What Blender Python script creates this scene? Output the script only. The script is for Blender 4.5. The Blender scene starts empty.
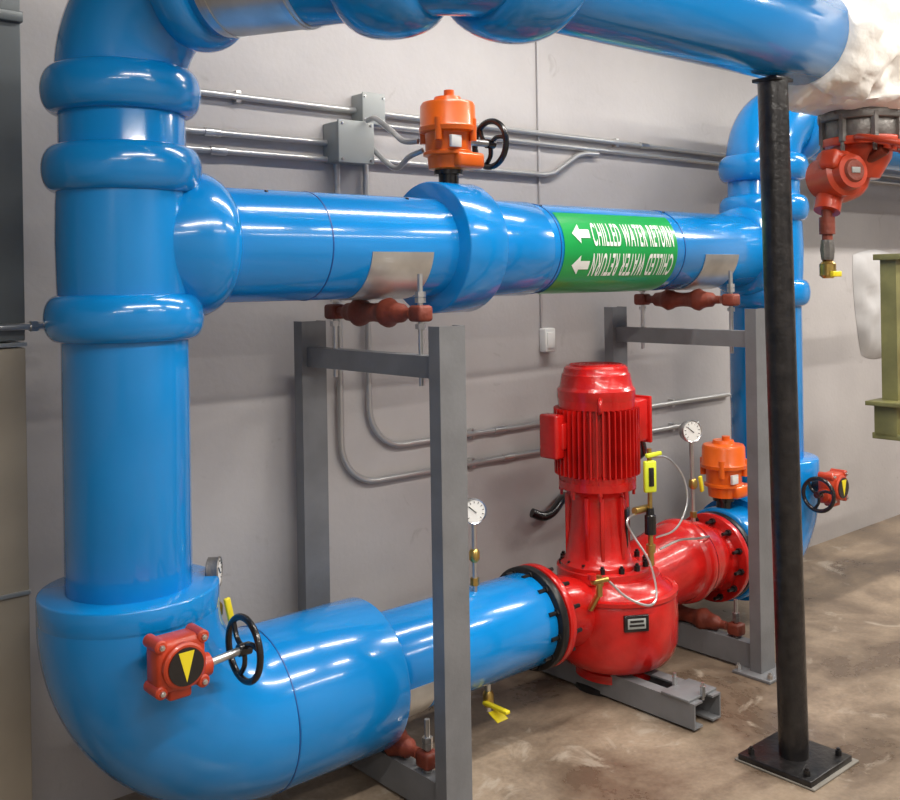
import bpy, bmesh, math, random
from math import sin, cos, pi, radians, sqrt, atan2
from mathutils import Vector, Matrix, noise
random.seed(4)
S = bpy.context.scene
COL = S.collection
S.view_settings.view_transform = 'Standard'

# ------------------------------------------------------------------ materials
def mat(name, col, rough=0.4, metal=0.0, coat=0.0, var=0.0, vscale=6.0, col2=None, bump=0.0, bscale=30.0, emit=0.0, detail=6):
    m = bpy.data.materials.new(name); m.use_nodes = True
    nt = m.node_tree; b = nt.nodes['Principled BSDF']
    c = (*col, 1)
    b.inputs['Base Color'].default_value = c
    b.inputs['Roughness'].default_value = rough
    b.inputs['Metallic'].default_value = metal
    b.inputs['Coat Weight'].default_value = coat
    b.inputs['Coat Roughness'].default_value = 0.05
    if emit:
        b.inputs['Emission Color'].default_value = c
        b.inputs['Emission Strength'].default_value = emit
    tc = nt.nodes.new('ShaderNodeTexCoord')
    if var or col2:
        n = nt.nodes.new('ShaderNodeTexNoise'); n.inputs['Scale'].default_value = vscale; n.inputs['Detail'].default_value = detail
        nt.links.new(tc.outputs['Object'], n.inputs['Vector'])
        r = nt.nodes.new('ShaderNodeValToRGB')
        r.color_ramp.elements[0].position = 0.35; r.color_ramp.elements[1].position = 0.68
        c2 = col2 if col2 else tuple(max(0, x*(1-var)) for x in col)
        r.color_ramp.elements[0].color = c; r.color_ramp.elements[1].color = (*c2, 1)
        nt.links.new(n.outputs['Fac'], r.inputs['Fac'])
        nt.links.new(r.outputs['Color'], b.inputs['Base Color'])
    if bump:
        n2 = nt.nodes.new('ShaderNodeTexNoise'); n2.inputs['Scale'].default_value = bscale; n2.inputs['Detail'].default_value = 4
        nt.links.new(tc.outputs['Object'], n2.inputs['Vector'])
        bp = nt.nodes.new('ShaderNodeBump'); bp.inputs['Strength'].default_value = bump; bp.inputs['Distance'].default_value = 0.01
        nt.links.new(n2.outputs['Fac'], bp.inputs['Height']); nt.links.new(bp.outputs['Normal'], b.inputs['Normal'])
    return m

BLUE = mat('blue_pvc_jacket', (0.002, 0.235, 0.64), 0.19, coat=0.5, var=0.10, vscale=3, bump=0.05, bscale=6)
RED = mat('red_paint', (0.60, 0.010, 0.008), 0.26, coat=0.35, var=0.35, vscale=9, bump=0.15, bscale=60)
ORANGE = mat('orange_paint', (0.85, 0.14, 0.008), 0.33, coat=0.3, var=0.15, vscale=12)
ORED = mat('orange_red_paint', (0.52, 0.05, 0.015), 0.38, coat=0.2, var=0.3, vscale=12)
RUST = mat('primer_red_iron', (0.22, 0.042, 0.022), 0.55, var=0.4, vscale=14, bump=0.3, bscale=60)
GREY = mat('grey_steel_paint', (0.18, 0.185, 0.195), 0.42, var=0.2, vscale=8, bump=0.08, bscale=60)
BLACK = mat('black_paint', (0.010, 0.010, 0.011), 0.25, coat=0.2)
POLE = mat('black_scuffed_paint', (0.007, 0.007, 0.008), 0.3, col2=(0.022, 0.020, 0.020), vscale=25, bump=0.25, bscale=50)
ZINC = mat('zinc_steel', (0.66, 0.66, 0.66), 0.28, metal=0.9, var=0.2, vscale=20)
GALV = mat('galvanised_sheet', (0.66, 0.67, 0.66), 0.3, metal=0.7, var=0.3, vscale=7)
DUCT = mat('duct_sheet', (0.17, 0.19, 0.20), 0.4, metal=0.3, var=0.25, vscale=3)
DUCT2 = mat('duct_sheet_tan', (0.36, 0.32, 0.26), 0.5, metal=0.1, var=0.2, vscale=3)
BRASS = mat('brass', (0.6, 0.42, 0.13), 0.3, metal=0.9, var=0.3, vscale=30)
COND = mat('conduit_steel', (0.50, 0.50, 0.50), 0.3, metal=0.55)
BOXM = mat('junction_box_grey', (0.36, 0.38, 0.37), 0.45, var=0.1)
WHITE = mat('white_plastic', (0.72, 0.72, 0.70), 0.4)
DIAL = mat('dial_white', (0.85, 0.85, 0.83), 0.35)
YEL = mat('yellow_vinyl', (0.75, 0.62, 0.02), 0.4)
LIME = mat('tag_yellow', (0.70, 0.78, 0.04), 0.4)
GREEN = mat('sign_green', (0.008, 0.35, 0.075), 0.3, coat=0.2)
SIGNW = mat('sign_white', (0.9, 0.93, 0.9), 0.35)
DARKI = mat('dark_flange_iron', (0.022, 0.022, 0.024), 0.35, metal=0.4, var=0.5, vscale=25)
IRON = mat('cast_iron_grey', (0.20, 0.19, 0.18), 0.45, metal=0.5, var=0.4, vscale=20, bump=0.3, bscale=60)
INSUL = mat('white_canvas_insulation', (0.90, 0.88, 0.84), 0.75, var=0.08, vscale=7, bump=0.9, bscale=18)
OLIVE = mat('olive_paint', (0.21, 0.20, 0.075), 0.42, var=0.3, vscale=10)
SEAM = mat('blue_seam', (0.003, 0.07, 0.28), 0.4)
WRAP = mat('pale_wrap', (0.50, 0.49, 0.49), 0.6, var=0.1, bump=0.3, bscale=10)
GREASE = mat('grout_grey', (0.26, 0.24, 0.21), 0.7, var=0.35, vscale=12, bump=0.3)

def wall_mat():
    m = bpy.data.materials.new('painted_wall'); m.use_nodes = True
    nt = m.node_tree; b = nt.nodes['Principled BSDF']; b.inputs['Roughness'].default_value = 0.5
    tc = nt.nodes.new('ShaderNodeTexCoord')
    n = nt.nodes.new('ShaderNodeTexNoise'); n.inputs['Scale'].default_value = 1.6; n.inputs['Detail'].default_value = 9; n.inputs['Roughness'].default_value = 0.6
    nt.links.new(tc.outputs['Object'], n.inputs['Vector'])
    r = nt.nodes.new('ShaderNodeValToRGB')
    r.color_ramp.elements[0].position = 0.3; r.color_ramp.elements[0].color = (0.41, 0.388, 0.388, 1)
    r.color_ramp.elements[1].position = 0.65; r.color_ramp.elements[1].color = (0.49, 0.467, 0.46, 1)
    nt.links.new(n.outputs['Fac'], r.inputs['Fac'])
    n3 = nt.nodes.new('ShaderNodeTexNoise'); n3.inputs['Scale'].default_value = 7; n3.inputs['Detail'].default_value = 5; n3.inputs['Distortion'].default_value = 1.5
    nt.links.new(tc.outputs['Object'], n3.inputs['Vector'])
    r3 = nt.nodes.new('ShaderNodeValToRGB')
    r3.color_ramp.elements[0].position = 0.66; r3.color_ramp.elements[0].color = (0, 0, 0, 1)
    r3.color_ramp.elements[1].position = 0.76; r3.color_ramp.elements[1].color = (0.5, 0.5, 0.5, 1)
    nt.links.new(n3.outputs['Fac'], r3.inputs['Fac'])
    mx = nt.nodes.new('ShaderNodeMix'); mx.data_type = 'RGBA'; mx.inputs[7].default_value = (0.30, 0.27, 0.26, 1)
    nt.links.new(r3.outputs['Color'], mx.inputs[0]); nt.links.new(r.outputs['Color'], mx.inputs[6]); nt.links.new(mx.outputs[2], b.inputs['Base Color'])
    n2 = nt.nodes.new('ShaderNodeTexNoise'); n2.inputs['Scale'].default_value = 45; n2.inputs['Detail'].default_value = 3
    nt.links.new(tc.outputs['Object'], n2.inputs['Vector'])
    bp = nt.nodes.new('ShaderNodeBump'); bp.inputs['Strength'].default_value = 0.1; bp.inputs['Distance'].default_value = 0.01
    nt.links.new(n2.outputs['Fac'], bp.inputs['Height']); nt.links.new(bp.outputs['Normal'], b.inputs['Normal'])
    return m
def floor_mat():
    m = bpy.data.materials.new('concrete_floor'); m.use_nodes = True
    nt = m.node_tree; b = nt.nodes['Principled BSDF']
    tc = nt.nodes.new('ShaderNodeTexCoord')
    def ns(scale, det, dist=0.0, rough=0.6):
        n = nt.nodes.new('ShaderNodeTexNoise'); n.inputs['Scale'].default_value = scale; n.inputs['Detail'].default_value = det; n.inputs['Distortion'].default_value = dist; n.inputs['Roughness'].default_value = rough
        nt.links.new(tc.outputs['Object'], n.inputs['Vector']); return n
    a = ns(1.7, 12, 0.25, 0.68); r = nt.nodes.new('ShaderNodeValToRGB')
    r.color_ramp.elements[0].position = 0.40; r.color_ramp.elements[0].color = (0.13, 0.092, 0.064, 1)
    r.color_ramp.elements[1].position = 0.60; r.color_ramp.elements[1].color = (0.34, 0.262, 0.19, 1)
    nt.links.new(a.outputs['Fac'], r.inputs['Fac'])
    c = ns(60, 6); r2 = nt.nodes.new('ShaderNodeValToRGB')
    r2.color_ramp.elements[0].position = 0.3; r2.color_ramp.elements[0].color = (0.78, 0.77, 0.75, 1)
    r2.color_ramp.elements[1].position = 0.6; r2.color_ramp.elements[1].color = (1, 1, 1, 1)
    nt.links.new(c.outputs['Fac'], r2.inputs['Fac'])
    mx = nt.nodes.new('ShaderNodeMix'); mx.data_type = 'RGBA'; mx.blend_type = 'MULTIPLY'; mx.inputs[0].default_value = 0.8
    nt.links.new(r.outputs['Color'], mx.inputs[6]); nt.links.new(r2.outputs['Color'], mx.inputs[7])
    s = ns(4.6, 8, 0.8, 0.65); r3 = nt.nodes.new('ShaderNodeValToRGB')
    r3.color_ramp.elements[0].position = 0.58; r3.color_ramp.elements[0].color = (0, 0, 0, 1)
    r3.color_ramp.elements[1].position = 0.66; r3.color_ramp.elements[1].color = (0.6, 0.6, 0.6, 1)
    nt.links.new(s.outputs['Fac'], r3.inputs['Fac'])
    m2 = nt.nodes.new('ShaderNodeMix'); m2.data_type = 'RGBA'; m2.inputs[7].default_value = (0.43, 0.37, 0.30, 1)
    nt.links.new(r3.outputs['Color'], m2.inputs[0]); nt.links.new(mx.outputs[2], m2.inputs[6])
    nt.links.new(m2.outputs[2], b.inputs['Base Color'])
    rr = nt.nodes.new('ShaderNodeMapRange'); rr.inputs[1].default_value = 0.35; rr.inputs[2].default_value = 0.65; rr.inputs[3].default_value = 0.2; rr.inputs[4].default_value = 0.6
    nt.links.new(a.outputs['Fac'], rr.inputs[0]); nt.links.new(rr.outputs[0], b.inputs['Roughness'])
    bp = nt.nodes.new('ShaderNodeBump'); bp.inputs['Strength'].default_value = 0.12; bp.inputs['Distance'].default_value = 0.01
    nt.links.new(s.outputs['Fac'], bp.inputs['Height']); nt.links.new(bp.outputs['Normal'], b.inputs['Normal'])
    return m
WALL = wall_mat(); FLOOR = floor_mat()
CEIL = mat('ceiling_paint', (0.30, 0.30, 0.30), 0.8)

# ------------------------------------------------------------------ mesh helpers
def empty(name):
    e = bpy.data.objects.new(name, None); COL.objects.link(e); return e
def finish(bm, name, m, parent=None, smooth=True, ang=38):
    bmesh.ops.recalc_face_normals(bm, faces=bm.faces[:])
    if smooth:
        for f in bm.faces: f.smooth = True
        for e in bm.edges:
            if len(e.link_faces) == 2 and e.calc_face_angle(0) > radians(ang): e.smooth = False
    me = bpy.data.meshes.new(name); bm.to_mesh(me); bm.free()
    me.materials.append(m)
    o = bpy.data.objects.new(name, me); COL.objects.link(o)
    if parent: o.parent = parent
    return o
def basis(axis, hint=None):
    z = Vector(axis).normalized()
    h = Vector(hint) if hint else (Vector((0, 0, 1)) if abs(z.z) < 0.9 else Vector((1, 0, 0)))
    x = h.cross(z).normalized(); y = z.cross(x)
    return x, y, z
def add_lathe(bm, prof, org, axis, segs=48, caps=True):
    x, y, z = basis(axis); org = Vector(org); rings = []
    for s, r in prof:
        rings.append([bm.verts.new(org + z*s + (x*cos(2*pi*i/segs) + y*sin(2*pi*i/segs))*max(r, 1e-4)) for i in range(segs)])
    for a, b in zip(rings, rings[1:]):
        for i in range(segs):
            bm.faces.new((a[i], a[(i+1) % segs], b[(i+1) % segs], b[i]))
    if caps:
        bm.faces.new(rings[0][::-1]); bm.faces.new(rings[-1])
def lathe(name, prof, org, axis, m, parent=None, segs=48, ang=38):
    bm = bmesh.new(); add_lathe(bm, prof, org, axis, segs); return finish(bm, name, m, parent, ang=ang)
def catmull(pts, n):
    P = [Vector(p) for p in pts]; P = [P[0]*2-P[1]] + P + [P[-1]*2-P[-2]]; out = []
    for i in range(1, len(P)-2):
        p0, p1, p2, p3 = P[i-1:i+3]
        for k in range(n):
            t = k/n
            out.append(0.5*((2*p1) + (p2-p0)*t + (2*p0-5*p1+4*p2-p3)*t*t + (3*p1-p0-3*p2+p3)*t**3))
    out.append(P[-2]); return out
def add_sweep(bm, pts, rad, segs=16, caps=True, lump=0):
    P = [Vector(p) for p in pts]; n = len(P)
    R = rad if isinstance(rad, (list, tuple)) else [rad]*n
    T = [(P[min(i+1, n-1)]-P[max(i-1, 0)]).normalized() for i in range(n)]
    x, y, z = basis(T[0]); rings = []
    for i in range(n):
        x = (x - T[i]*x.dot(T[i])).normalized(); y = T[i].cross(x); ring = []
        for k in range(segs):
            d = x*cos(2*pi*k/segs) + y*sin(2*pi*k/segs); r = R[i]
            if lump: r += lump*noise.noise((P[i]+d*r)*9) + lump*0.6*noise.noise((P[i]+d*r)*22)
            ring.append(bm.verts.new(P[i] + d*r))
        rings.append(ring)
    for a, b in zip(rings, rings[1:]):
        for i in range(segs):
            bm.faces.new((a[i], a[(i+1) % segs], b[(i+1) % segs], b[i]))
    if caps: bm.faces.new(rings[0][::-1]); bm.faces.new(rings[-1])
def sweep(name, pts, rad, m, parent=None, segs=16, sub=0, lump=0, ang=38):
    if sub:
        if isinstance(rad, (list, tuple)):
            q = catmull([(*p,) for p in pts], sub); rr = [v.x for v in catmull([(r, 0, 0) for r in rad], sub)]; pts, rad = q, rr
        else: pts = catmull(pts, sub)
    bm = bmesh.new(); add_sweep(bm, pts, rad, segs, lump=lump); return finish(bm, name, m, parent, ang=ang)
def add_box(bm, c, s, M=None, bev=0.0):
    r = bmesh.ops.create_cube(bm, size=1.0); vs = r['verts']
    for v in vs: v.co = Vector((v.co.x*s[0], v.co.y*s[1], v.co.z*s[2]))
    if bev:
        es = list({e for v in vs for e in v.link_edges})
        rr = bmesh.ops.bevel(bm, geom=es, offset=bev, segments=2, affect='EDGES', profile=0.5)
        vs = list({v for f in rr['faces'] for v in f.verts} | {v for v in vs if v.is_valid})
    for v in vs:
        if M: v.co = M @ v.co
        v.co += Vector(c)
def box(name, c, s, m, parent=None, bev=0.004, M=None):
    bm = bmesh.new(); add_box(bm, c, s, M, bev); return finish(bm, name, m, parent, ang=50)
def extrude_poly(name, poly, length, org, ex, ey, ez, m, parent=None):
    bm = bmesh.new(); org = Vector(org); ex, ey, ez = Vector(ex), Vector(ey), Vector(ez)
    a = [bm.verts.new(org+ex*p[0]+ey*p[1]) for p in poly]; b = [bm.verts.new(org+ex*p[0]+ey*p[1]+ez*length) for p in poly]
    n = len(poly)
    bm.faces.new(a); bm.faces.new(b[::-1])
    for i in range(n): bm.faces.new((a[i], a[(i+1) % n], b[(i+1) % n], b[i]))
    return finish(bm, name, m, parent, smooth=False)
def channel(name, org, ex, ey, ez, length, m, parent, w=0.1, d=0.05, t=0.007):
    h = w/2
    poly = [(-h, 0), (h, 0), (h, d), (h-t, d), (h-t, t), (-h+t, t), (-h+t, d), (-h, d)]
    return extrude_poly(name, poly, length, org, ex, ey, ez, m, parent)
def hexbolts(name, org, axis, R, n, br, bl, m, parent, ph=0.0):
    x, y, z = basis(axis); bm = bmesh.new()
    for i in range(n):
        a = 2*pi*(i+ph)/n; c = Vector(org)+(x*cos(a)+y*sin(a))*R
        add_lathe(bm, [(-bl, br), (bl, br)], c, axis, 6)
        add_lathe(bm, [(-bl*1.7, br*0.55), (bl*1.7, br*0.55)], c, axis, 8)
    return finish(bm, name, m, parent, smooth=False)
def handwheel(prefix, c, axis, R, m, parent, tube=0.009, spokes=3, dish=0.0):
    x, y, z = basis(axis); c = Vector(c); bm = bmesh.new()
    N = 40; M = 10; rings = []
    for i in range(N):
        a = 2*pi*i/N; d = x*cos(a)+y*sin(a)
        rings.append([bm.verts.new(c+d*(R+tube*cos(2*pi*k/M))+z*tube*sin(2*pi*k/M)) for k in range(M)])
    for i in range(N):
        A, B = rings[i], rings[(i+1) % N]
        for k in range(M): bm.faces.new((A[k], A[(k+1) % M], B[(k+1) % M], B[k]))
    for s in range(spokes):
        a = 2*pi*s/spokes+0.5; d = x*cos(a)+y*sin(a); e = x*cos(a+0.35)+y*sin(a+0.35)
        add_sweep(bm, catmull([c+z*dish, c+d*R*0.5+z*dish, c+e*R], 5), tube*0.75, 8)
    add_lathe(bm, [(-0.016, R*0.2), (0.016, R*0.2)], c+z*dish, axis, 16)
    return finish(bm, prefix, m, parent)

# ------------------------------------------------------------------ room
def quadbox(name, lo, hi, m):
    bm = bmesh.new(); c = [(a+b)/2 for a, b in zip(lo, hi)]; s = [b-a for a, b in zip(lo, hi)]
    add_box(bm, c, s); return finish(bm, name, m, smooth=False)
WY = 3.05
quadbox('floor', (-2.6, -3.1, -0.1), (9.1, 3.15, 0.0), FLOOR)
quadbox('ceiling', (-2.6, -3.1, 3.4), (9.1, 3.15, 3.5), CEIL)
quadbox('wall_back', (-2.6, WY, 0.0), (9.1, WY+0.1, 3.4), WALL)
quadbox('wall_front', (-2.6, -3.1, 0.0), (9.1, -3.0, 3.4), WALL)
quadbox('wall_left', (-2.6, -3.0, 0.0), (-2.5, WY, 3.4), WALL)
quadbox('wall_right', (9.0, -3.0, 0.0), (9.1, WY, 3.4), WALL)

# ------------------------------------------------------------------ blue pipework
R = 0.165; PY = 2.58; LX = 1.10; RX = 4.22; ZU = 1.71; ZL = 0.36; ZT = 2.40; OY = 1.74
pw = empty('blue_insulated_pipework')
def bulge(name, c, axis, r0=R, r1=0.205, w=0.062):
    prof = []
    for i in range(17):
        a = -pi/2 + pi*i/16
        prof.append((w*sin(a), r0-0.004+(r1-r0+0.004)*max(0, cos(a))**0.75))
    return lathe(name, prof, c, axis, BLUE, pw, 64, ang=80)
def cyl(name, a, b, r, m=BLUE, parent=None, bev=0.004, segs=64):
    a, b = Vector(a), Vector(b); L = (b-a).length
    return lathe(name, [(0, r-bev), (bev*0.4, r-bev*0.3), (bev, r), (L-bev, r), (L-bev*0.4, r-bev*0.3), (L, r-bev)], a, b-a, m, parent or pw, segs)
def bend(name, corner, din, dout, br, r, parent=pw, m=BLUE, n=24, lump=0):
    din = Vector(din).normalized(); dout = Vector(dout).normalized(); corner = Vector(corner)
    th = din.angle(dout); t = br*math.tan(th/2)
    p0 = corner-din*t; nrm = (dout - din*dout.dot(din)).normalized(); cen = p0+nrm*br
    pts = [cen - nrm*br*cos(th*i/n) + din*br*sin(th*i/n) for i in range(n+1)]
    pts = [pts[0]-din*0.012] + pts + [pts[-1]+dout*0.012]
    bm = bmesh.new(); add_sweep(bm, pts, r, 64, lump=lump); return finish(bm, name, m, parent)

cyl('left_riser', (LX, PY, 0.72), (LX, PY, 2.16), 0.163)
bulge('riser_ring_1', (LX, PY, 2.112), (0, 0, 1)); bulge('riser_ring_2', (LX, PY, 1.905), (0, 0, 1)); bulge('riser_ring_3', (LX, PY, 1.515), (0, 0, 1))
lathe('tee_body_left', [(-0.2, 0.167), (-0.1, 0.172), (0, 0.174), (0.1, 0.172), (0.2, 0.167)], (LX, PY, ZU), (0, 0, 1), BLUE, pw, 64, ang=80)
lathe('tee_branch_left', [(0.0, 0.13), (0.04, 0.150), (0.08, 0.172), (0.12, 0.190), (0.155, 0.201), (0.185, 0.205), (0.215, 0.202), (0.24, 0.191), (0.255, 0.178), (0.262, 0.16)], (LX, PY, ZU), (1, 0, 0), BLUE, pw, 64, ang=80)
cyl('upper_run', (LX+0.2, PY, ZU), (RX-0.15, PY, ZU), R)
cyl('upper_valve_cover', (2.15, PY, ZU), (2.32, PY, ZU), 0.222, bev=0.006)
cyl('upper_thick_jacket', (2.315, PY, ZU), (2.60, PY, ZU), 0.171, bev=0.005)
for i, x in enumerate((1.66, 2.635, 3.37)):
    lathe('jacket_seam_%d' % i, [(-0.002, R), (-0.002, R+0.0016), (0.002, R+0.0016), (0.002, R)], (x, PY, ZU), (1, 0, 0), SEAM, pw, 64)
bm = bmesh.new()
for x in (1.50, 2.02, 2.64, 3.37):
    add_lathe(bm, [(0, 0.007), (0.004, 0.005)], (x, PY-(R*cos(1.2)), ZU+R*sin(1.2)), (0, -cos(1.2), sin(1.2)), 10)
finish(bm, 'jacket_rivets', BLACK, pw)
lathe('tee_branch_right', [(0, 0.13), (0.08, 0.172), (0.13, 0.193), (0.18, 0.205), (0.21, 0.202), (0.235, 0.19), (0.25, 0.16)], (RX, PY, ZU), (-1, 0, 0), BLUE, pw, 64, ang=80)
lathe('tee_body_right', [(-0.2, 0.168), (-0.1, 0.175), (0, 0.178), (0.1, 0.175), (0.2, 0.168)], (RX, PY, ZU), (0, 0, 1), BLUE, pw, 64, ang=80)
cyl('right_riser', (RX, PY, 0.62), (RX, PY, 2.12), R)
for i, z in enumerate((2.10, 1.91, 1.515)): bulge('right_ring_%d' % i, (RX, PY, z), (0, 0, 1))
bend('right_top_elbow', (RX, PY, 2.34), (0, 0, 1), (1, 0, 0), 0.21, 0.17)
cyl('right_top_run', (RX+0.2, PY, 2.34), (8.6, PY, 2.34), R)
bulge('right_top_ring', (RX+0.24, PY, 2.34), (1, 0, 0))
T0 = Vector((LX, PY, ZT)); CORN = Vector((1.555, OY, ZT)); D = (CORN-T0).normalized()
bend('top_left_elbow', T0, (0, 0, 1), D, 0.25, 0.170)
bulge('top_elbow_ring', T0+D*0.25, D, r1=0.200, w=0.05)
cyl('diagonal_run', T0+D*0.2, CORN-D*0.05, R)
bend('overhead_elbow', CORN, D, (1, 0, 0), 0.16, 0.172)
bulge('overhead_ring_1', CORN-D*0.175, D, r1=0.218, w=0.105); bulge('overhead_ring_2', CORN+Vector((0.19, 0, 0)), (1, 0, 0), r1=0.218, w=0.11)
cyl('overhead_run', CORN+Vector((0.05, 0, 0)), (3.15, OY, ZT), R)
lathe('metal_band', [(0, R), (0, R+0.003), (0.245, R+0.003), (0.245, R)], T0+D*0.32, D, GALV, pw, 64)
for i, t in enumerate((0.335, 0.54)):
    lathe('band_strap_%d' % i, [(0, R), (0, R+0.006), (0.014, R+0.006), (0.014, R)], T0+D*t, D, ZINC, pw, 64)
RB = 0.233
cyl('lower_left_collar', (LX, PY, 0.73), (LX, PY, 0.80), RB, bev=0.006)
bend('lower_left_elbow', (LX, PY, ZL), (0, 0, -1), (1, 0, 0), 0.37, RB, n=40)
cyl('lower_left_sleeve', (1.47, PY, ZL), (1.87, PY, ZL), RB, bev=0.008)
lathe('sleeve_seam', [(0, RB), (0, RB+0.0015), (0.003, RB+0.0015), (0.003, RB)], (1.475, PY, ZL), (1, 0, 0), SEAM, pw, 64)
cyl('suction_pipe', (1.86, PY, ZL), (2.59, PY, ZL), R)
cyl('discharge_valve_cover', (3.81, PY, ZL), (3.97, PY, ZL), 0.205, bev=0.01)
cyl('discharge_pipe', (3.81, PY, ZL), (4.0, PY, ZL), 0.18)
bend('lower_right_elbow', (RX, PY, ZL), (1, 0, 0), (0, 0, 1), 0.262, 0.230)
cyl('lower_right_collar', (RX, PY, 0.61), (RX, PY, 0.75), 0.230, bev=0.01)

def shield(name, x0, x1, zc, r):
    bm = bmesh.new(); n = 28; rows = []
    for x in (x0, x1):
        for rr in (r+0.001, r+0.004):
            rows.append([bm.verts.new((x, PY+rr*sin(a), zc-rr*cos(a))) for a in [(-pi*0.46)+(pi*0.92)*i/n for i in range(n+1)]])
    for i in range(n):
        bm.faces.new((rows[1][i], rows[1][i+1], rows[3][i+1], rows[3][i])); bm.faces.new((rows[0][i], rows[2][i], rows[2][i+1], rows[0][i+1]))
        bm.faces.new((rows[0][i], rows[0][i+1], rows[1][i+1], rows[1][i])); bm.faces.new((rows[2][i], rows[3][i], rows[3][i+1], rows[2][i+1]))
    for k in (0, n): bm.faces.new((rows[0][k], rows[1][k], rows[3][k], rows[2][k]))
    finish(bm, name, GALV, pw)
shield('pipe_shield_1', 1.80, 2.04, ZU, R); shield('pipe_shield_2', 3.51, 3.75, ZU, R); shield('pipe_shield_3', 1.90, 2.03, ZL, R)

# ------------------------------------------------------------------ pipe marker
pm = empty('pipe_marker_sign')
def arcpatch(name, x0, x1, p0, p1, r, m):
    bm = bmesh.new(); n = 30; A = []; B = []
    for i in range(n+1):
        p = p0+(p1-p0)*i/n
        A.append(bm.verts.new((x0, PY-r*cos(p), ZU+r*sin(p)))); B.append(bm.verts.new((x1, PY-r*cos(p), ZU+r*sin(p))))
    for i in range(n): bm.faces.new((A[i], B[i], B[i+1], A[i+1]))
    finish(bm, name, m, pm)
arcpatch('green_band', 2.65, 3.315, radians(-88), radians(50), R+0.0025, GREEN)
def bend_on(bm, name, X0, zoff, flip=False):
    for y in [(-0.06+0.008*i) for i in range(16)]:
        bmesh.ops.bisect_plane(bm, geom=bm.verts[:]+bm.edges[:]+bm.faces[:], plane_co=(0, y, 0), plane_no=(0, 1, 0))
    rr = R+0.0045
    for v in bm.verts:
        x, y = v.co.x, v.co.y
        p = (y+zoff)/rr
        v.co = Vector((X0+x, PY-rr*cos(p), ZU+rr*sin(p)))
    me = bpy.data.meshes.new(name); bm.to_mesh(me); bm.free(); me.materials.append(SIGNW)
    o = bpy.data.objects.new(name, me); COL.objects.link(o); o.parent = pm
def text_bm(txt, width, height, rot):
    cu = bpy.data.curves.new('t', 'FONT'); cu.body = txt; cu.size = 1; cu.align_x = 'LEFT'; cu.offset = 0.018; cu.space_character = 1.16; cu.resolution_u = 6
    ob = bpy.data.objects.new('t', cu); COL.objects.link(ob); bpy.context.view_layer.update()
    me = bpy.data.meshes.new_from_object(ob.evaluated_get(bpy.context.evaluated_depsgraph_get()))
    bm = bmesh.new(); bm.from_mesh(me)
    bpy.data.objects.remove(ob); bpy.data.curves.remove(cu); bpy.data.meshes.remove(me)
    xs = [v.co.x for v in bm.verts]; ys = [v.co.y for v in bm.verts]; x0, x1, y0, y1 = min(xs), max(xs), min(ys), max(ys)
    for v in bm.verts:
        x = (v.co.x-x0)/(x1-x0); y = (v.co.y-y0)/(y1-y0)
        if rot: x, y = 1-x, 1-y
        v.co = Vector((x*width, (y-0.5)*height, 0))
    return bm
def arrow_bm(L, H):
    bm = bmesh.new()
    pts = [(0, 0), (L*0.45, H*0.5), (L*0.45, H*0.22), (L, H*0.22), (L, -H*0.22), (L*0.45, -H*0.22), (L*0.45, -H*0.5)]
    vs = [bm.verts.new((*p, 0)) for p in pts]; bm.faces.new(vs); return bm
ZO = 0.052
bend_on(text_bm('CHILLED WATER RETURN', 0.485, 0.092, False), 'marker_text_top', 2.805, ZO)
bend_on(text_bm('CHILLED WATER RETURN', 0.485, 0.092, True), 'marker_text_bottom', 2.805, -ZO-0.014)
bend_on(arrow_bm(0.095, 0.075), 'marker_arrow_top', 2.695, ZO)
bend_on(arrow_bm(0.095, 0.075), 'marker_arrow_bottom', 2.695, -ZO-0.014)

# ------------------------------------------------------------------ pipe support frames
def frame(x):
    e = empty('pipe_support_frame')
    ZC = 1.465
    for nm, y in (('near_column', 2.20), ('far_column', 2.93)):
        channel(nm, (x, y, 0.012), (1, 0, 0), (0, 1, 0), (0, 0, 1), ZC-0.012, GREY, e)
        box(nm+'_base_plate', (x, y+0.02, 0.006), (0.19, 0.17, 0.012), GREY, e, 0.002)
        hexbolts(nm+'_anchor_bolts', (x, y+0.02, 0.02), (0, 0, 1), 0.1, 4, 0.011, 0.01, ZINC, e, 0.5)
    channel('cross_beam', (x-0.03, 2.245, 1.342), (0, 0, 1), (1, 0, 0), (0, 1, 0), 0.69, GREY, e, w=0.066, d=0.05)
    channel('floor_beam', (x-0.03, 2.245, 0.062), (0, 0, 1), (1, 0, 0), (0, 1, 0), 0.69, GREY, e, w=0.1, d=0.05)
    def roller(pref, zc, rp, zb):
        r0 = 0.028
        prof = []
        for i in range(25):
            s = -0.19+0.38*i/24
            a = abs(s)
            r = r0 + 0.020*(1/(1+((a-0.075)/0.022)**2)) - (0.012 if a > 0.15 else 0)
            prof.append((s, r))
        zr = zc-rp-0.045
        lathe(pref+'_roller', prof, (x, PY, zr), (0, 1, 0), RUST, e, 24, ang=60)
        for k, y in enumerate((2.345, 2.80)):
            sweep(pref+'_stud_%d' % k, [(x, y, zb), (x, y, zr+0.12)], 0.0085, ZINC, e, 10)
            box(pref+'_bracket_%d' % k, (x, y, zr), (0.055, 0.06, 0.05), RUST, e, 0.01)
            bm = bmesh.new()
            for zz in (zr+0.04, zr-0.04, zr+0.058, zb+0.04): add_lathe(bm, [(-0.008, 0.017), (0.008, 0.017)], (x, y, zz), (0, 0, 1), 6)
            finish(bm, pref+'_nuts_%d' % k, ZINC, e, smooth=False)
    roller('upper', ZU, R, 1.28); roller('lower', ZL, R if x < 3 else 0.17, 0.05)
    return e
frame(1.925); frame(3.58)

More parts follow.
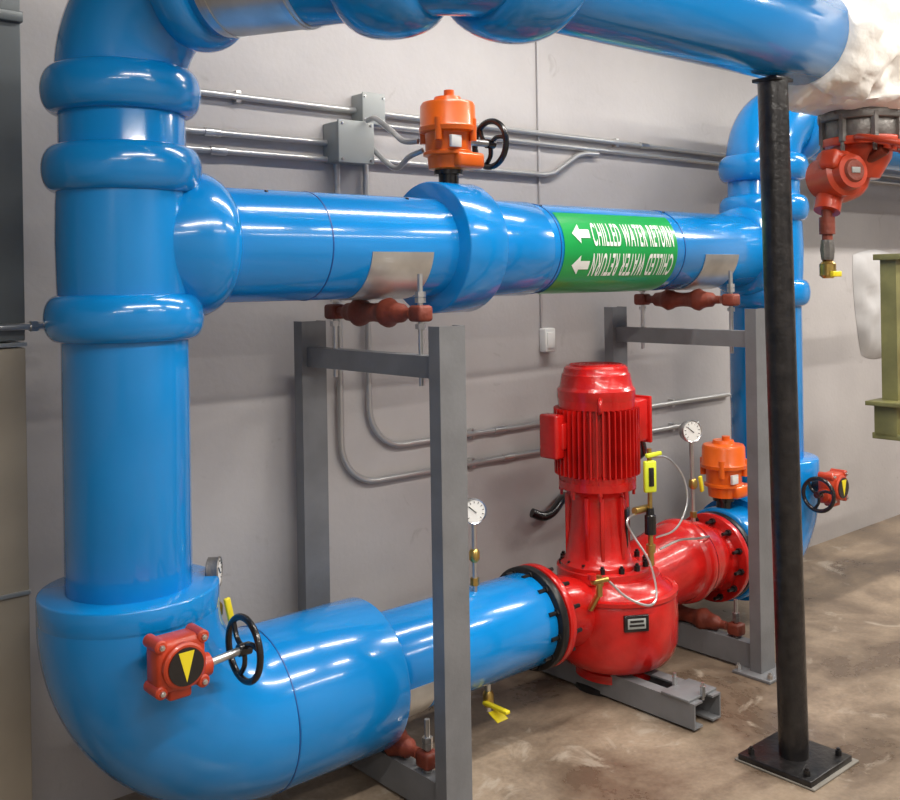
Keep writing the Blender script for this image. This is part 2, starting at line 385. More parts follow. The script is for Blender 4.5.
# ------------------------------------------------------------------ black post
bp_ = empty('black_support_post')
PX, PYY = 2.99, 1.745
sweep('post_tube', [(PX-0.005, PYY, 0.02), (PX-0.07, PYY, ZT-R-0.01)], 0.0475, POLE, bp_, 40)
box('post_saddle', (PX-0.07, PYY, ZT-R-0.008), (0.10, 0.09, 0.012), POLE, bp_, 0.002)
box('post_base_plate', (PX, PYY, 0.015), (0.26, 0.26, 0.022), POLE, bp_, 0.003)
box('post_grout', (PX+0.01, PYY, 0.004), (0.285, 0.285, 0.008), GREASE, bp_, 0.003)
hexbolts('post_anchor_bolts', (PX, PYY, 0.034), (0, 0, 1), 0.14, 4, 0.011, 0.009, POLE, bp_, 0.5)

# ------------------------------------------------------------------ gear operator
def gear_operator(c, wheel_dx, yb, wr=0.080):
    e = empty('valve_gear_operator'); c = Vector(c)
    box('housing', c, (0.125, 0.075, 0.125), ORED, e, 0.014)
    for sx in (-1, 1):
        for sz in (-1, 1): lathe('lug_%d%d' % (sx+1, sz+1), [(-0.03, 0.016), (0.036, 0.016), (0.04, 0.012)], c+Vector((sx*0.054, 0, sz*0.054)), (0, -1, 0), ORED, e, 16)
    lathe('indicator_boss', [(0, 0.055), (0.012, 0.055), (0.016, 0.05)], c+Vector((0, -0.037, 0.0)), (0, -1, 0), ORED, e, 32)
    lathe('indicator_disc', [(0, 0.045), (0.004, 0.045)], c+Vector((0, -0.053, 0.0)), (0, -1, 0), BLACK, e, 32)
    bm = bmesh.new(); f = [bm.verts.new(c+Vector(p)) for p in ((-0.020, -0.0585, 0.036), (0.020, -0.0585, 0.036), (0, -0.0585, -0.036))]; bm.faces.new(f)
    g = [bm.verts.new(c+Vector(p)) for p in ((-0.020, -0.054, 0.036), (0.020, -0.054, 0.036), (0, -0.054, -0.036))]; bm.faces.new(g)
    for i in range(3): bm.faces.new((f[i], f[(i+1) % 3], g[(i+1) % 3], g[i]))
    finish(bm, 'indicator_pointer', YEL, e, smooth=False)
    hexbolts('cover_bolts', c+Vector((0, -0.04, 0)), (0, -1, 0), 0.0765, 4, 0.007, 0.006, ZINC, e, 0.5)
    s = 1 if wheel_dx > 0 else -1
    lathe('gear_boss', [(0, 0.03), (0.03, 0.028), (0.035, 0.02)], c+Vector((s*0.055, 0, -0.03)), (s, 0, 0), ORED, e, 24)
    w = c+Vector((wheel_dx, 0, -0.02))
    sweep('wheel_shaft', [c+Vector((s*0.08, 0, -0.03)), w], 0.010, ZINC, e, 12)
    handwheel('handwheel', w, (1, 0, 0), wr, BLACK, e, 0.009)
    box('lower_lug', c+Vector((0, 0, -0.072)), (0.06, 0.05, 0.03), ORED, e, 0.008)
    sweep('stem_neck', [c+Vector((0, 0.03, 0)), (c.x, yb, c.z)], 0.035, BLACK, e, 20)
gear_operator((1.078, 2.265, 0.692), 0.185, 2.37)
gear_operator((4.24, 2.27, 0.645), -0.12, 2.40, 0.072)

# ------------------------------------------------------------------ electric actuators
def actuator(c, zt, wheel=True):
    e = empty('electric_valve_actuator'); x, y, z0 = c
    lathe('stem_neck', [(-0.03, 0.035), (0.03, 0.035), (0.03, 0.05), (0.045, 0.05)], c, (0, 0, 1), BLACK, e, 24)
    b = z0+0.045; h = zt-b
    lathe('body', [(0, 0.05), (0.004, 0.068), (h*0.18, 0.072), (h*0.2, 0.086), (h*0.24, 0.086), (h*0.26, 0.078), (h*0.5, 0.080), (h*0.52, 0.098), (h*0.58, 0.1), (h*0.60, 0.096), (h*0.88, 0.094), (h*0.92, 0.088), (h*0.94, 0.05), (h, 0.045), (h, 0.0)], (x, y, b), (0, 0, 1), ORANGE, e, 40)
    bm = bmesh.new()
    for k in range(4):
        a = pi/2*k+0.5; add_lathe(bm, [(0, 0.013), (h*0.3, 0.013)], (x+0.090*cos(a), y+0.090*sin(a), b+h*0.38), (0, 0, 1), 12)
    finish(bm, 'cover_bosses', ORANGE, e)
    box('gear_case', (x+0.03, y-0.05, b+h*0.12), (0.12, 0.08, h*0.22), ORANGE, e, 0.012)
    box('label_plate', (x-0.035, y-0.078, b+h*0.36), (0.045, 0.012, 0.04), WHITE, e, 0.001)
    sweep('knob', [(x-0.01, y-0.02, zt-0.005), (x-0.01, y-0.02, zt+0.02)], 0.018, ORANGE, e, 16)
    if wheel:
        sweep('wheel_shaft', [(x+0.06, y-0.03, b+h*0.40), (x+0.17, y-0.03, b+h*0.40)], 0.012, ZINC, e, 12)
        handwheel('handwheel', (x+0.17, y-0.03, b+h*0.40), (1, 0, 0), 0.080, BLACK, e, 0.011)
    return e
actuator((2.252, PY, 1.93), 2.225)
actuator((3.86, PY, 0.565), 0.865, wheel=False)

# ------------------------------------------------------------------ pump
pu = empty('vertical_inline_pump'); CX = 3.05; MX = 3.0
cyl('suction_companion_flange', (2.592, PY, ZL), (2.625, PY, ZL), 0.186, DARKI, pu)
cyl('suction_flange', (2.633, PY, ZL), (2.665, PY, ZL), 0.186, RED, pu)
cyl('suction_gasket', (2.625, PY, ZL), (2.633, PY, ZL), 0.15, BLACK, pu)
hexbolts('suction_bolts', (2.630, PY, ZL), (1, 0, 0), 0.165, 12, 0.014, 0.046, DARKI, pu, 0.3)
cyl('discharge_flange', (3.735, PY, ZL), (3.768, PY, ZL), 0.192, RED, pu)
cyl('discharge_companion_flange', (3.775, PY, ZL), (3.806, PY, ZL), 0.192, DARKI, pu)
hexbolts('discharge_bolts', (3.77, PY, ZL), (1, 0, 0), 0.168, 12, 0.014, 0.05, DARKI, pu, 0.3)
VY = PY-0.03
lathe('volute', [(0.075, 0.0), (0.075, 0.10), (0.095, 0.135), (0.105, 0.175), (0.125, 0.210), (0.155, 0.232), (0.195, 0.245), (0.30, 0.248), (0.365, 0.244), (0.395, 0.232), (0.415, 0.21), (0.43, 0.19), (0.45, 0.18), (0.45, 0)], (CX, VY, 0), (0, 0, 1), RED, pu, 72, ang=50)
lathe('volute_base_ring', [(0.06, 0.0), (0.06, 0.155), (0.09, 0.155), (0.1, 0.14), (0.1, 0)], (CX, VY, 0), (0, 0, 1), RED, pu, 56)
lathe('volute_rim', [(0.378, 0.2), (0.381, 0.249), (0.396, 0.249), (0.402, 0.2)], (CX, VY, 0), (0, 0, 1), RED, pu, 72)
sweep('suction_neck', [(2.655, PY, ZL), (2.70, PY, ZL), (2.78, PY, 0.35), (2.87, PY, 0.32), (2.98, PY, 0.29)], [0.145, 0.128, 0.125, 0.13, 0.13], RED, pu, 40, sub=6, ang=60)
sweep('discharge_neck', [(3.10, 2.70, 0.30), (3.22, 2.66, 0.32), (3.36, 2.61, 0.36), (3.48, 2.58, 0.39), (3.60, 2.575, 0.385), (3.69, PY, 0.365), (3.745, PY, ZL)], [0.14, 0.15, 0.155, 0.165, 0.160, 0.14, 0.148], RED, pu, 48, sub=6, ang=60)
lathe('discharge_shoulder', [(-0.07, 0.10), (-0.045, 0.145), (-0.01, 0.174), (0.02, 0.179), (0.05, 0.172), (0.08, 0.13)], (3.50, 2.575, 0.39), (0.98, 0.05, 0.0), RED, pu, 48, ang=70)
A_ = -121
RZ = Matrix.Rotation(radians(A_+90), 3, 'Z'); nd = Vector((cos(radians(A_)), sin(radians(A_)), 0)); nc = Vector((CX, VY, 0.325))
box('nameplate', nc+nd*0.247, (0.095, 0.014, 0.06), BLACK, pu, 0.002, RZ)
box('nameplate_face', nc+nd*0.2545, (0.070, 0.003, 0.038), BOXM, pu, 0.001, RZ)
for k, (dz, w_) in enumerate(((0.009, 0.052), (-0.006, 0.058))): box('nameplate_band_%d' % k, nc+nd*0.2562+Vector((0, 0, dz)), (w_, 0.002, 0.008), BLACK, pu, 0.0, RZ)
lathe('seal_cover', [(0.44, 0.0), (0.44, 0.185), (0.475, 0.185), (0.48, 0.178), (0.48, 0)], (MX+0.03, PY, 0), (0, 0, 1), RED, pu, 56)
hexbolts('cover_bolts', (MX+0.03, PY, 0.488), (0, 0, 1), 0.165, 14, 0.012, 0.012, DARKI, pu)
lathe('motor_bracket', [(0.475, 0.0), (0.475, 0.150), (0.495, 0.150), (0.51, 0.130), (0.56, 0.122), (0.64, 0.114), (0.74, 0.110), (0.77, 0.125), (0.785, 0.150), (0.815, 0.150), (0.815, 0)], (MX, PY, 0), (0, 0, 1), RED, pu, 56, ang=50)
bm = bmesh.new()
for a in (-2.3, -1.6, -0.5, 0.2, 1.3, 2.4, 3.5):
    c = Vector((MX+0.117*cos(a), PY+0.117*sin(a), 0.635)); add_box(bm, c, (0.022, 0.016, 0.25), Matrix.Rotation(a, 3, 'Z'), 0.003)
finish(bm, 'bracket_ribs', RED, pu)
box('coupling_shade_panel', (MX+0.056, PY-0.100, 0.63), (0.06, 0.012, 0.15), BLACK, pu, 0.004, Matrix.Rotation(radians(29), 3, 'Z'))  # solid black panel paints the shade of a coupling window; no hole is cut
lathe('motor_frame', [(0.81, 0.0), (0.81, 0.145), (0.835, 0.145), (0.84, 0.130), (1.09, 0.130), (1.095, 0.148), (1.13, 0.151), (1.135, 0.14), (1.135, 0)], (MX, PY, 0), (0, 0, 1), RED, pu, 56)
bm = bmesh.new()
for i in range(44):
    a = 2*pi*i/44; add_box(bm, (MX+0.147*cos(a), PY+0.147*sin(a), 0.967), (0.040, 0.0055, 0.255), Matrix.Rotation(a, 3, 'Z'), 0.0)
finish(bm, 'motor_cooling_fins', RED, pu, smooth=False)
lathe('motor_fan_cowl', [(1.125, 0.0), (1.125, 0.150), (1.135, 0.153), (1.165, 0.153), (1.175, 0.146), (1.18, 0.142), (1.225, 0.134), (1.232, 0.128), (1.25, 0.124), (1.258, 0.115), (1.26, 0.10), (1.26, 0)], (MX, PY, 0), (0, 0, 1), RED, pu, 56, ang=30)
bm = bmesh.new()
for k in range(6):
    add_lathe(bm, [(0, 0.03+0.014*k), (0, 0.034+0.014*k), (0.004, 0.034+0.014*k), (0.004, 0.03+0.014*k)], (MX, PY, 1.259), (0, 0, 1), 32, caps=False)
finish(bm, 'cowl_grille', RED, pu)
box('terminal_box', (MX+0.155, PY-0.04, 1.035), (0.08, 0.13, 0.17), RED, pu, 0.012)
box('terminal_box_lid', (MX+0.20, PY-0.04, 1.035), (0.014, 0.145, 0.185), RED, pu, 0.004)
box('side_conduit_box', (MX-0.19, PY+0.06, 0.995), (0.055, 0.09, 0.17), RED, pu, 0.010)
box('side_conduit_neck', (MX-0.15, PY+0.04, 0.995), (0.07, 0.06, 0.10), RED, pu, 0.006)
hexbolts('motor_foot_bolts', (MX, PY, 0.80), (0, 0, 1), 0.14, 8, 0.011, 0.028, RED, pu)
sweep('lifting_eye', [(MX-0.11, PY-0.11, 1.09), (MX-0.13, PY-0.13, 1.10), (MX-0.13, PY-0.13, 1.13), (MX-0.10, PY-0.105, 1.14)], 0.009, RED, pu, 10, sub=4)
sweep('flush_tube_1', [(2.80, 2.36, 0.50), (2.85, 2.32, 0.44), (2.92, 2.28, 0.405), (2.97, 2.28, 0.43), (2.985, 2.32, 0.54), (2.96, 2.38, 0.64), (2.96, 2.40, 0.69), (3.05, 2.40, 0.71)], 0.0045, ZINC, pu, 8, sub=8)
sweep('flush_tube_2', [(3.10, 2.36, 0.56), (3.18, 2.33, 0.585), (3.30, 2.33, 0.57), (3.42, 2.36, 0.55), (3.47, 2.42, 0.51)], 0.0045, ZINC, pu, 8, sub=8)
sweep('flush_tube_3', [(3.10, 2.38, 0.60), (3.20, 2.36, 0.62), (3.29, 2.37, 0.70), (3.31, 2.40, 0.80), (3.25, 2.43, 0.88), (3.12, 2.43, 0.90)], 0.004, ZINC, pu, 8, sub=8)
bm = bmesh.new()
add_lathe(bm, [(0, 0.012), (0.05, 0.012), (0.05, 0.018), (0.08, 0.018), (0.08, 0.01), (0.12, 0.01)], (3.07, 2.38, 0.50), (0, 0, 1), 12)
add_lathe(bm, [(0, 0.014), (0.09, 0.014)], (3.0, 2.40, 0.715), (1, 0, 0), 10)
add_lathe(bm, [(0, 0.013), (0.04, 0.013), (0.04, 0.018), (0.06, 0.018), (0.06, 0.012), (0.075, 0.012)], (2.79, 2.40, 0.44), (0, 0, 1), 12)
add_lathe(bm, [(0, 0.010), (0.07, 0.010)], (2.735, 2.385, 0.505), (1, -0.2, 0), 10)
finish(bm, 'brass_fittings', BRASS, pu)
sweep('fitting_stub', [(2.79, 2.40, 0.45), (2.80, 2.45, 0.38)], 0.012, BRASS, pu, 10)
lathe('seal_filter', [(0, 0.022), (0.07, 0.022), (0.075, 0.016), (0.1, 0.014)], (3.07, 2.38, 0.62), (0, 0, 1), BLACK, pu, 16)
lathe('red_cap', [(0, 0.016), (0.02, 0.016)], (2.735, 2.385, 0.515), (0, 0, 1), RED, pu, 12)
TR = Matrix.Rotation(radians(-25), 3, 'Z')
box('yellow_tag', (3.045, 2.36, 0.845), (0.050, 0.02, 0.12), LIME, pu, 0.006, TR)
box('tag_mark', (3.041, 2.35, 0.845), (0.020, 0.008, 0.07), BLACK, pu, 0.001, TR)
box('yellow_tag_top', (3.07, 2.36, 0.925), (0.09, 0.014, 0.016), LIME, pu, 0.004)
sweep('tag_stem', [(3.07, 2.38, 0.70), (3.07, 2.38, 0.945)], 0.009, BRASS, pu, 10)
channel('base_channel_1', (2.925, 2.09, 0.055), (0, 0, 1), (1, 0, 0), (0, 1, 0), 0.88, GREY, pu, w=0.09, d=0.05)
channel('base_channel_2', (3.085, 2.09, 0.055), (0, 0, 1), (-1, 0, 0), (0, 1, 0), 0.88, GREY, pu, w=0.09, d=0.05)
box('base_end_plate', (3.005, 2.17, 0.104), (0.17, 0.12, 0.010), GREY, pu, 0.002)
hexbolts('base_bolts', (3.005, 2.17, 0.12), (0, 0, 1), 0.06, 2, 0.011, 0.018, ZINC, pu)
lathe('pump_foot', [(0.0, 0.14), (0.02, 0.14), (0.03, 0.10), (0.08, 0.10)], (CX, PY, 0.0), (0, 0, 1), DARKI, pu, 32)

# ------------------------------------------------------------------ gauges
def gauge(c, face, base, r=0.045, case=ZINC, lever=True):
    e = empty('pressure_gauge'); c = Vector(c); f = Vector(face).normalized(); x, y, z = basis(f)
    lathe('case', [(-0.022, r*0.9), (-0.02, r), (0.006, r), (0.010, r*1.06), (0.014, r*1.0), (0.010, r*0.9)], c, f, case, e, 32)
    lathe('dial', [(0.0, r*0.9), (0.0112, r*0.9)], c, f, DIAL, e, 32)
    bm = bmesh.new()
    for k in range(11):
        a = radians(-45+27*k); d = x*cos(a)+y*sin(a)
        add_sweep(bm, [c+f*0.0115+d*r*0.66, c+f*0.0115+d*r*0.82], 0.0013, 4)
    a = radians(140); d = x*cos(a)+y*sin(a); add_sweep(bm, [c+f*0.0125-d*r*0.2, c+f*0.0125+d*r*0.65], 0.0018, 4)
    finish(bm, 'dial_marks', BLACK, e, smooth=False)
    b = Vector(base)
    sweep('stem', [c-Vector((0, 0, r*0.9)), b], 0.009, ZINC, e, 12)
    h = (c.z-r)-b.z
    lathe('valve_body', [(0, 0.012), (0.01, 0.019), (0.035, 0.019), (0.045, 0.012)], (b.x, b.y, b.z+h*0.45), (0, 0, 1), BRASS, e, 12)
    lathe('hex_nipple', [(0, 0.016), (0.025, 0.016)], (b.x, b.y, b.z+h*0.12), (0, 0, 1), BRASS, e, 6)
    if lever: box('lever', (b.x+0.03, b.y-0.02, b.z+h*0.45+0.02), (0.018, 0.012, 0.07), YEL, e, 0.003, Matrix.Rotation(radians(-12), 3, 'Y'))
gauge((3.59, PY-0.02, 0.935), (-0.4, -1, 0.1), (3.60, PY-0.02, 0.52), r=0.046)
gauge((2.325, PY-0.02, 0.80), (-0.5, -1, 0.1), (2.325, PY-0.02, 0.515), r=0.042, lever=False)
gauge((1.325, PY-0.05, 0.80), (0.80, -0.6, 0.0), (1.325, PY-0.05, 0.60), r=0.040, case=IRON)

dv = empty('drain_valve')
sweep('nipple', [(2.37, PY-0.03, 0.20), (2.37, PY-0.03, 0.10)], 0.011, ZINC, dv, 12)
lathe('valve_body', [(0, 0.014), (0.01, 0.02), (0.045, 0.02), (0.055, 0.014)], (2.37, PY-0.03, 0.115), (0, 0, 1), BRASS, dv, 12)
box('lever', (2.35, PY-0.09, 0.135), (0.02, 0.12, 0.012), YEL, dv, 0.003)
box('tag', (2.35, PY-0.10, 0.11), (0.05, 0.05, 0.004), YEL, dv, 0.001, Matrix.Rotation(radians(25), 3, 'X'))

# ------------------------------------------------------------------ wall conduits
wc = empty('wall_conduit'); CY = WY-0.022
def cond(n, pts, r=0.0115, sub=0, m=COND): sweep(n, pts, r, m, wc, 12, sub=sub)
cond('run_top', [(1.25, CY, 2.235), (7.2, CY, 2.235)], 0.012)
cond('run_top_second', [(2.24, CY, 2.19), (7.2, CY, 2.19)], 0.010)
cond('run_mid_1', [(1.25, CY, 2.105), (2.10, CY, 2.105)]); cond('run_mid_2', [(1.25, CY, 2.045), (2.10, CY, 2.045)])
def arcpts(ctr, r, a0, a1, n=8): return [(ctr[0]+r*cos(a0+(a1-a0)*i/n), CY, ctr[1]+r*sin(a0+(a1-a0)*i/n)) for i in range(n+1)]
cond('offset_run', [(2.2, CY, 2.055), (3.20, CY, 2.055)] + [(3.26, CY, 2.065), (3.42, CY, 2.155), (3.48, CY, 2.168), (3.56, CY, 2.17)])
cond('drop_inner', [(2.23, CY, 2.20)] + arcpts((2.39, 1.13), 0.16, pi, 1.5*pi) + [(4.6, CY, 0.97)])
cond('drop_outer', [(2.10, CY, 2.04)] + arcpts((2.26, 1.01), 0.16, pi, 1.5*pi) + [(4.3, CY, 0.85)])
bm = bmesh.new()
for x in (1.7, 2.8, 3.7, 4.6, 5.5):
    add_box(bm, (x, WY-0.008, 2.235), (0.02, 0.036, 0.04), None, 0.002)
for x in (2.75, 3.5, 4.1):
    for z in (0.97, 0.85): add_box(bm, (x, WY-0.01, z), (0.02, 0.034, 0.04), None, 0.002)
finish(bm, 'conduit_clips', ZINC, wc)
bm = bmesh.new()
for x, z in ((2.6, 2.235), (3.9, 2.235), (1.6, 2.105), (1.62, 2.045), (2.9, 0.97), (2.95, 0.85)):
    add_lathe(bm, [(-0.03, 0.015), (0.03, 0.015)], (x, CY, z), (1, 0, 0), 12)
finish(bm, 'couplings', ZINC, wc)
jb = empty('junction_box'); box('enclosure', (2.13, WY-0.05, 2.105), (0.15, 0.10, 0.145), BOXM, jb, 0.006); box('cover', (2.13, WY-0.103, 2.105), (0.158, 0.008, 0.155), BOXM, jb, 0.003)
hexbolts('cover_screws', (2.13, WY-0.108, 2.105), (0, -1, 0), 0.09, 4, 0.005, 0.003, ZINC, jb, 0.5)
jb2 = empty('junction_box'); box('enclosure', (2.235, WY-0.035, 2.24), (0.10, 0.07, 0.11), BOXM, jb2, 0.005); box('cover', (2.235, WY-0.072, 2.24), (0.105, 0.006, 0.118), BOXM, jb2, 0.003)
hexbolts('cover_screws', (2.235, WY-0.076, 2.24), (0, -1, 0), 0.06, 4, 0.005, 0.003, ZINC, jb2, 0.5)
fx = empty('flexible_actuator_conduit')
sweep('whip_1', [(2.17, 2.93, 2.185), (2.17, 2.88, 2.185), (2.18, 2.80, 2.13), (2.17, 2.72, 2.085), (2.19, 2.665, 2.08)], 0.010, COND, fx, 10, sub=8)
sweep('whip_2', [(2.22, 2.98, 2.10), (2.22, 2.90, 2.04), (2.2, 2.80, 2.0), (2.19, 2.72, 2.03), (2.21, 2.665, 2.05)], 0.010, COND, fx, 10, sub=8)
rw = empty('surface_raceway')
box('raceway_strip', (3.185, WY-0.005, 2.38), (0.012, 0.01, 2.02), WALL, rw, 0.002)
box('outlet_box', (3.205, WY-0.02, 1.33), (0.065, 0.04, 0.105), WHITE, rw, 0.006)
box('outlet_cover', (3.205, WY-0.042, 1.33), (0.045, 0.006, 0.07), WHITE, rw, 0.002)
cb = empty('motor_feed_cable')
sweep('cable', [(3.225, 2.54, 0.96), (3.31, 2.60, 0.87), (3.45, 2.80, 0.80), (3.60, 2.95, 0.83), (3.75, 3.01, 0.90), (3.9, CY, 0.97)], 0.013, BLACK, cb, 12, sub=8)
cs = empty('capped_cable_stub')
sweep('cable_stub', [(3.06, 3.0, 0.60), (3.11, 2.98, 0.58), (3.17, 2.98, 0.59), (3.24, 3.0, 0.62), (3.30, 3.03, 0.63)], 0.020, BLACK, cs, 12, sub=6)
lr = empty('threaded_rod_bracket')
sweep('rod', [(0.45, 2.86, 1.49), (0.985, 2.86, 1.49)], 0.010, ZINC, lr, 10); hexbolts('rod_nuts', (0.955, 2.86, 1.49), (1, 0, 0), 0.0, 1, 0.016, 0.01, ZINC, lr)

# ------------------------------------------------------------------ duct at left
du = empty('sheet_metal_duct')
box('duct_upper', (0.36, 2.965, 2.42), (1.16, 0.165, 1.94), DUCT, du, 0.004)
box('duct_lower', (0.36, 2.965, 0.72), (1.16, 0.165, 1.42), DUCT2, du, 0.004)
box('duct_flange', (0.36, 2.955, 2.35), (1.165, 0.178, 0.03), DUCT, du, 0.003)
for i, z in enumerate((1.44, 0.75)): box('duct_seam_%d' % i, (0.36, 2.958, z), (1.163, 0.168, 0.012), GALV, du, 0.002)

# ------------------------------------------------------------------ insulated drop at right with valve
iv = empty('insulated_pipe_drop')
pts = [(3.10+0.03*i, OY, ZT) for i in range(7)] + [(3.29+0.21*sin(a), OY, ZT-0.21+0.21*cos(a)) for a in [pi/2*k/12 for k in range(1, 13)]] + [(3.50, OY, 2.17)]
sweep('canvas_jacket', pts, [0.172, 0.21] + [0.218]*(len(pts)-4) + [0.175, 0.13], INSUL, iv, 72, lump=0.055, ang=80)
sweep('canvas_jacket_run', [(3.34+0.05*i, OY+0.01*i, ZT+0.02) for i in range(14)], 0.20, INSUL, iv, 72, lump=0.06, ang=80)
gv = empty('wafer_valve')
FX, FY = 3.50, OY
cyl('upper_flange', (FX, FY, 2.145), (FX, FY, 2.178), 0.148, IRON, gv); cyl('lower_flange', (FX, FY, 2.055), (FX, FY, 2.085), 0.140, ORED, gv)
cyl('valve_body', (FX, FY, 2.08), (FX, FY, 2.15), 0.132, IRON, gv)
hexbolts('flange_bolts', (FX, FY, 2.115), (0, 0, 1), 0.137, 8, 0.014, 0.05, IRON, gv)
lathe('reducer', [(0, 0.11), (0.05, 0.10), (0.12, 0.06)], (FX, FY, 2.06), (0, 0, -1), ORED, gv, 32)
sweep('operator_shaft', [(3.46, 1.76, 1.98), (3.43, 1.62, 2.03)], 0.02, RUST, gv, 12)
handwheel('red_handwheel', (3.43, 1.60, 2.045), (0.1, -0.25, 1), 0.115, ORED, gv, 0.012, 5)
lathe('gear_case', [(-0.07, 0.05), (-0.065, 0.075), (0.05, 0.08), (0.06, 0.065), (0.09, 0.06)], (3.345, 1.76, 1.945), (-0.35, -0.9, 0.1), ORED, gv, 28)
box('gear_case_block', (3.40, 1.78, 1.955), (0.19, 0.10, 0.13), ORED, gv, 0.03, Matrix.Rotation(radians(18), 3, 'Y'))
box('gear_case_ear', (3.29, 1.74, 1.99), (0.08, 0.07, 0.07), ORED, gv, 0.015, Matrix.Rotation(radians(18), 3, 'Y'))
sweep('elbow_neck', [(3.48, 1.74, 1.97), (3.48, 1.76, 1.92), (3.42, 1.77, 1.90), (3.35, 1.78, 1.88), (3.32, 1.78, 1.82)], 0.045, ORED, gv, 20, sub=5)
lathe('disc_face', [(0, 0.042), (0.008, 0.036)], (3.315, 1.675, 1.955), (-0.35, -0.9, 0.1), RUST, gv, 24)
box('disc_label', (3.311, 1.667, 1.956), (0.035, 0.006, 0.02), BOXM, gv, 0.001, Matrix.Rotation(radians(-21), 3, 'Z'))
sweep('drain_nipple', [(3.32, 1.78, 1.85), (3.32, 1.78, 1.60)], 0.018, RUST, gv, 14)
lathe('drain_coupling', [(0, 0.027), (0.06, 0.027)], (3.32, 1.78, 1.74), (0, 0, 1), RUST, gv, 14)
lathe('drain_union', [(0, 0.022), (0.035, 0.026), (0.07, 0.022)], (3.32, 1.78, 1.65), (0, 0, 1), IRON, gv, 8)
lathe('drain_brass_valve', [(0, 0.018), (0.01, 0.028), (0.05, 0.028), (0.06, 0.018), (0.09, 0.018)], (3.32, 1.78, 1.585), (0, 0, 1), BRASS, gv, 14)
box('drain_tag', (3.32, 1.75, 1.60), (0.06, 0.015, 0.02), YEL, gv, 0.003)

# ------------------------------------------------------------------ olive equipment stand at right edge
ol = empty('equipment_bracket_stand')
OX, OYY = 4.98, 2.28
channel('upright', (OX, OYY, 0.95), (1, 0, 0), (0, 1, 0), (0, 0, 1), 0.73, OLIVE, ol, w=0.12, d=0.08, t=0.012)
box('upright_cap', (OX, OYY+0.03, 1.68), (0.19, 0.14, 0.03), OLIVE, ol, 0.003)
box('shelf_plate', (OX-0.02, OYY+0.02, 0.955), (0.28, 0.20, 0.022), OLIVE, ol, 0.003)
box('shelf_block', (OX-0.01, OYY+0.04, 0.865), (0.20, 0.12, 0.16), OLIVE, ol, 0.006)
box('shelf_foot', (OX+0.3, OYY+0.02, 0.79), (0.82, 0.18, 0.03), OLIVE, ol, 0.003)
bm = bmesh.new()
for dx in (-0.08, -0.02, 0.04):
    add_lathe(bm, [(0, 0.012), (0.05, 0.012)], (OX+dx, OYY-0.05, 0.965), (0, 0, 1), 8); add_lathe(bm, [(0.005, 0.02), (0.025, 0.02)], (OX+dx, OYY-0.05, 0.965), (0, 0, 1), 6)
finish(bm, 'shelf_bolts', BRASS, ol, smooth=False)
box('yellow_tag', (OX+0.035, OYY-0.012, 1.15), (0.05, 0.012, 0.16), ORANGE, ol, 0.003)
box('cabinet_top_beam', (OX+0.4, OYY+0.04, 1.64), (0.76, 0.10, 0.06), OLIVE, ol, 0.004)
box('rear_leg', (OX+0.75, OYY+0.03, 0.85), (0.10, 0.14, 1.70), OLIVE, ol, 0.006)
wp = empty('wall_pad_cover')
bm = bmesh.new(); N = 18
gridv = [[None]*(N+1) for _ in range(N+1)]
for i in range(N+1):
    for j in range(N+1):
        u = i/N*2-1; v = j/N*2-1
        k = (1-u**6)*(1-v**6); y = WY-0.002-0.05*k*(1+0.8*noise.noise(Vector((u*2, v*3, 1))))
        gridv[i][j] = bm.verts.new((6.28+(0.27+0.05*v)*u*(1-0.12*v*v), y, 1.40+0.35*v*(1-0.1*u*u)))
for i in range(N):
    for j in range(N): bm.faces.new((gridv[i][j], gridv[i+1][j], gridv[i+1][j+1], gridv[i][j+1]))
finish(bm, 'padding', WRAP, wp)

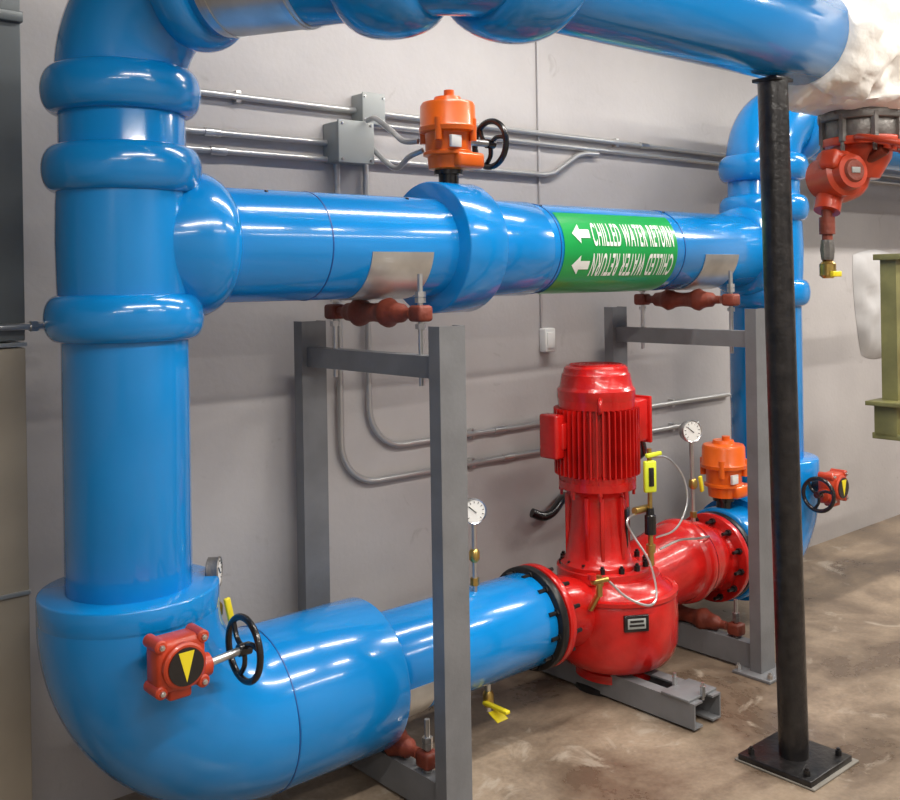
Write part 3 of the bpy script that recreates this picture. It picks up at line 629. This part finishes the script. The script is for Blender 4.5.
# ------------------------------------------------------------------ lights
LM = mat('lamp_diffuser', (1.0, 0.97, 0.9), 0.5, emit=3.0)
def fixture(x, y, z, L, W, power, along='X', tint=(1, 0.945, 0.87)):
    e = empty('ceiling_light_fixture')
    sx, sy = (L, W) if along == 'X' else (W, L)
    box('housing', (x, y, z+0.05), (sx+0.06, sy+0.06, 0.06), WHITE, e, 0.004)
    box('diffuser', (x, y, z+0.012), (sx, sy, 0.02), LM, e, 0.002)
    for s in (-1, 1):
        sweep('hanger_%d' % (s+1), [(x+(s*0.4*L if along == 'X' else 0), y+(s*0.4*L if along == 'Y' else 0), z+0.07), (x+(s*0.4*L if along == 'X' else 0), y+(s*0.4*L if along == 'Y' else 0), 3.4)], 0.006, ZINC, e, 8)
    ld = bpy.data.lights.new('tube_light', 'AREA'); ld.shape = 'RECTANGLE'; ld.size = sx; ld.size_y = sy; ld.energy = power; ld.color = tint
    lo = bpy.data.objects.new('tube_light', ld); COL.objects.link(lo); lo.location = (x, y, z-0.005); lo.parent = e
fixture(1.3, 0.2, 3.1, 2.4, 0.12, 86)
fixture(4.4, 0.2, 3.1, 2.4, 0.12, 88)
fixture(-1.0, -1.4, 3.1, 2.4, 0.12, 50)
fixture(3.0, -1.6, 3.1, 2.4, 0.12, 50)
fixture(6.6, 1.4, 3.1, 2.4, 0.12, 110)
fixture(2.8, 1.95, 3.2, 2.4, 0.10, 50)

w = bpy.data.worlds.new('world'); S.world = w; w.use_nodes = True
w.node_tree.nodes['Background'].inputs[0].default_value = (0.5, 0.5, 0.5, 1); w.node_tree.nodes['Background'].inputs[1].default_value = 0.3

# ------------------------------------------------------------------ camera
cd = bpy.data.cameras.new('camera'); cam = bpy.data.objects.new('camera', cd); COL.objects.link(cam)
cd.sensor_fit = 'HORIZONTAL'; cd.sensor_width = 36; cd.lens = 40; cd.shift_y = -120/900; cd.clip_start = 0.05
d = Vector((0.6574, 0.7536, 0)).normalized(); r = Vector((0.7536, -0.6574, 0)).normalized(); up = Vector((0, 0, 1))
a = 0.016
r2 = r*cos(a) - up*sin(a); u2 = r*sin(a) + up*cos(a)
M = Matrix((r2, u2, -d)).transposed().to_4x4(); M.translation = Vector((0, 0, 1.6))
cam.matrix_world = M
S.camera = cam
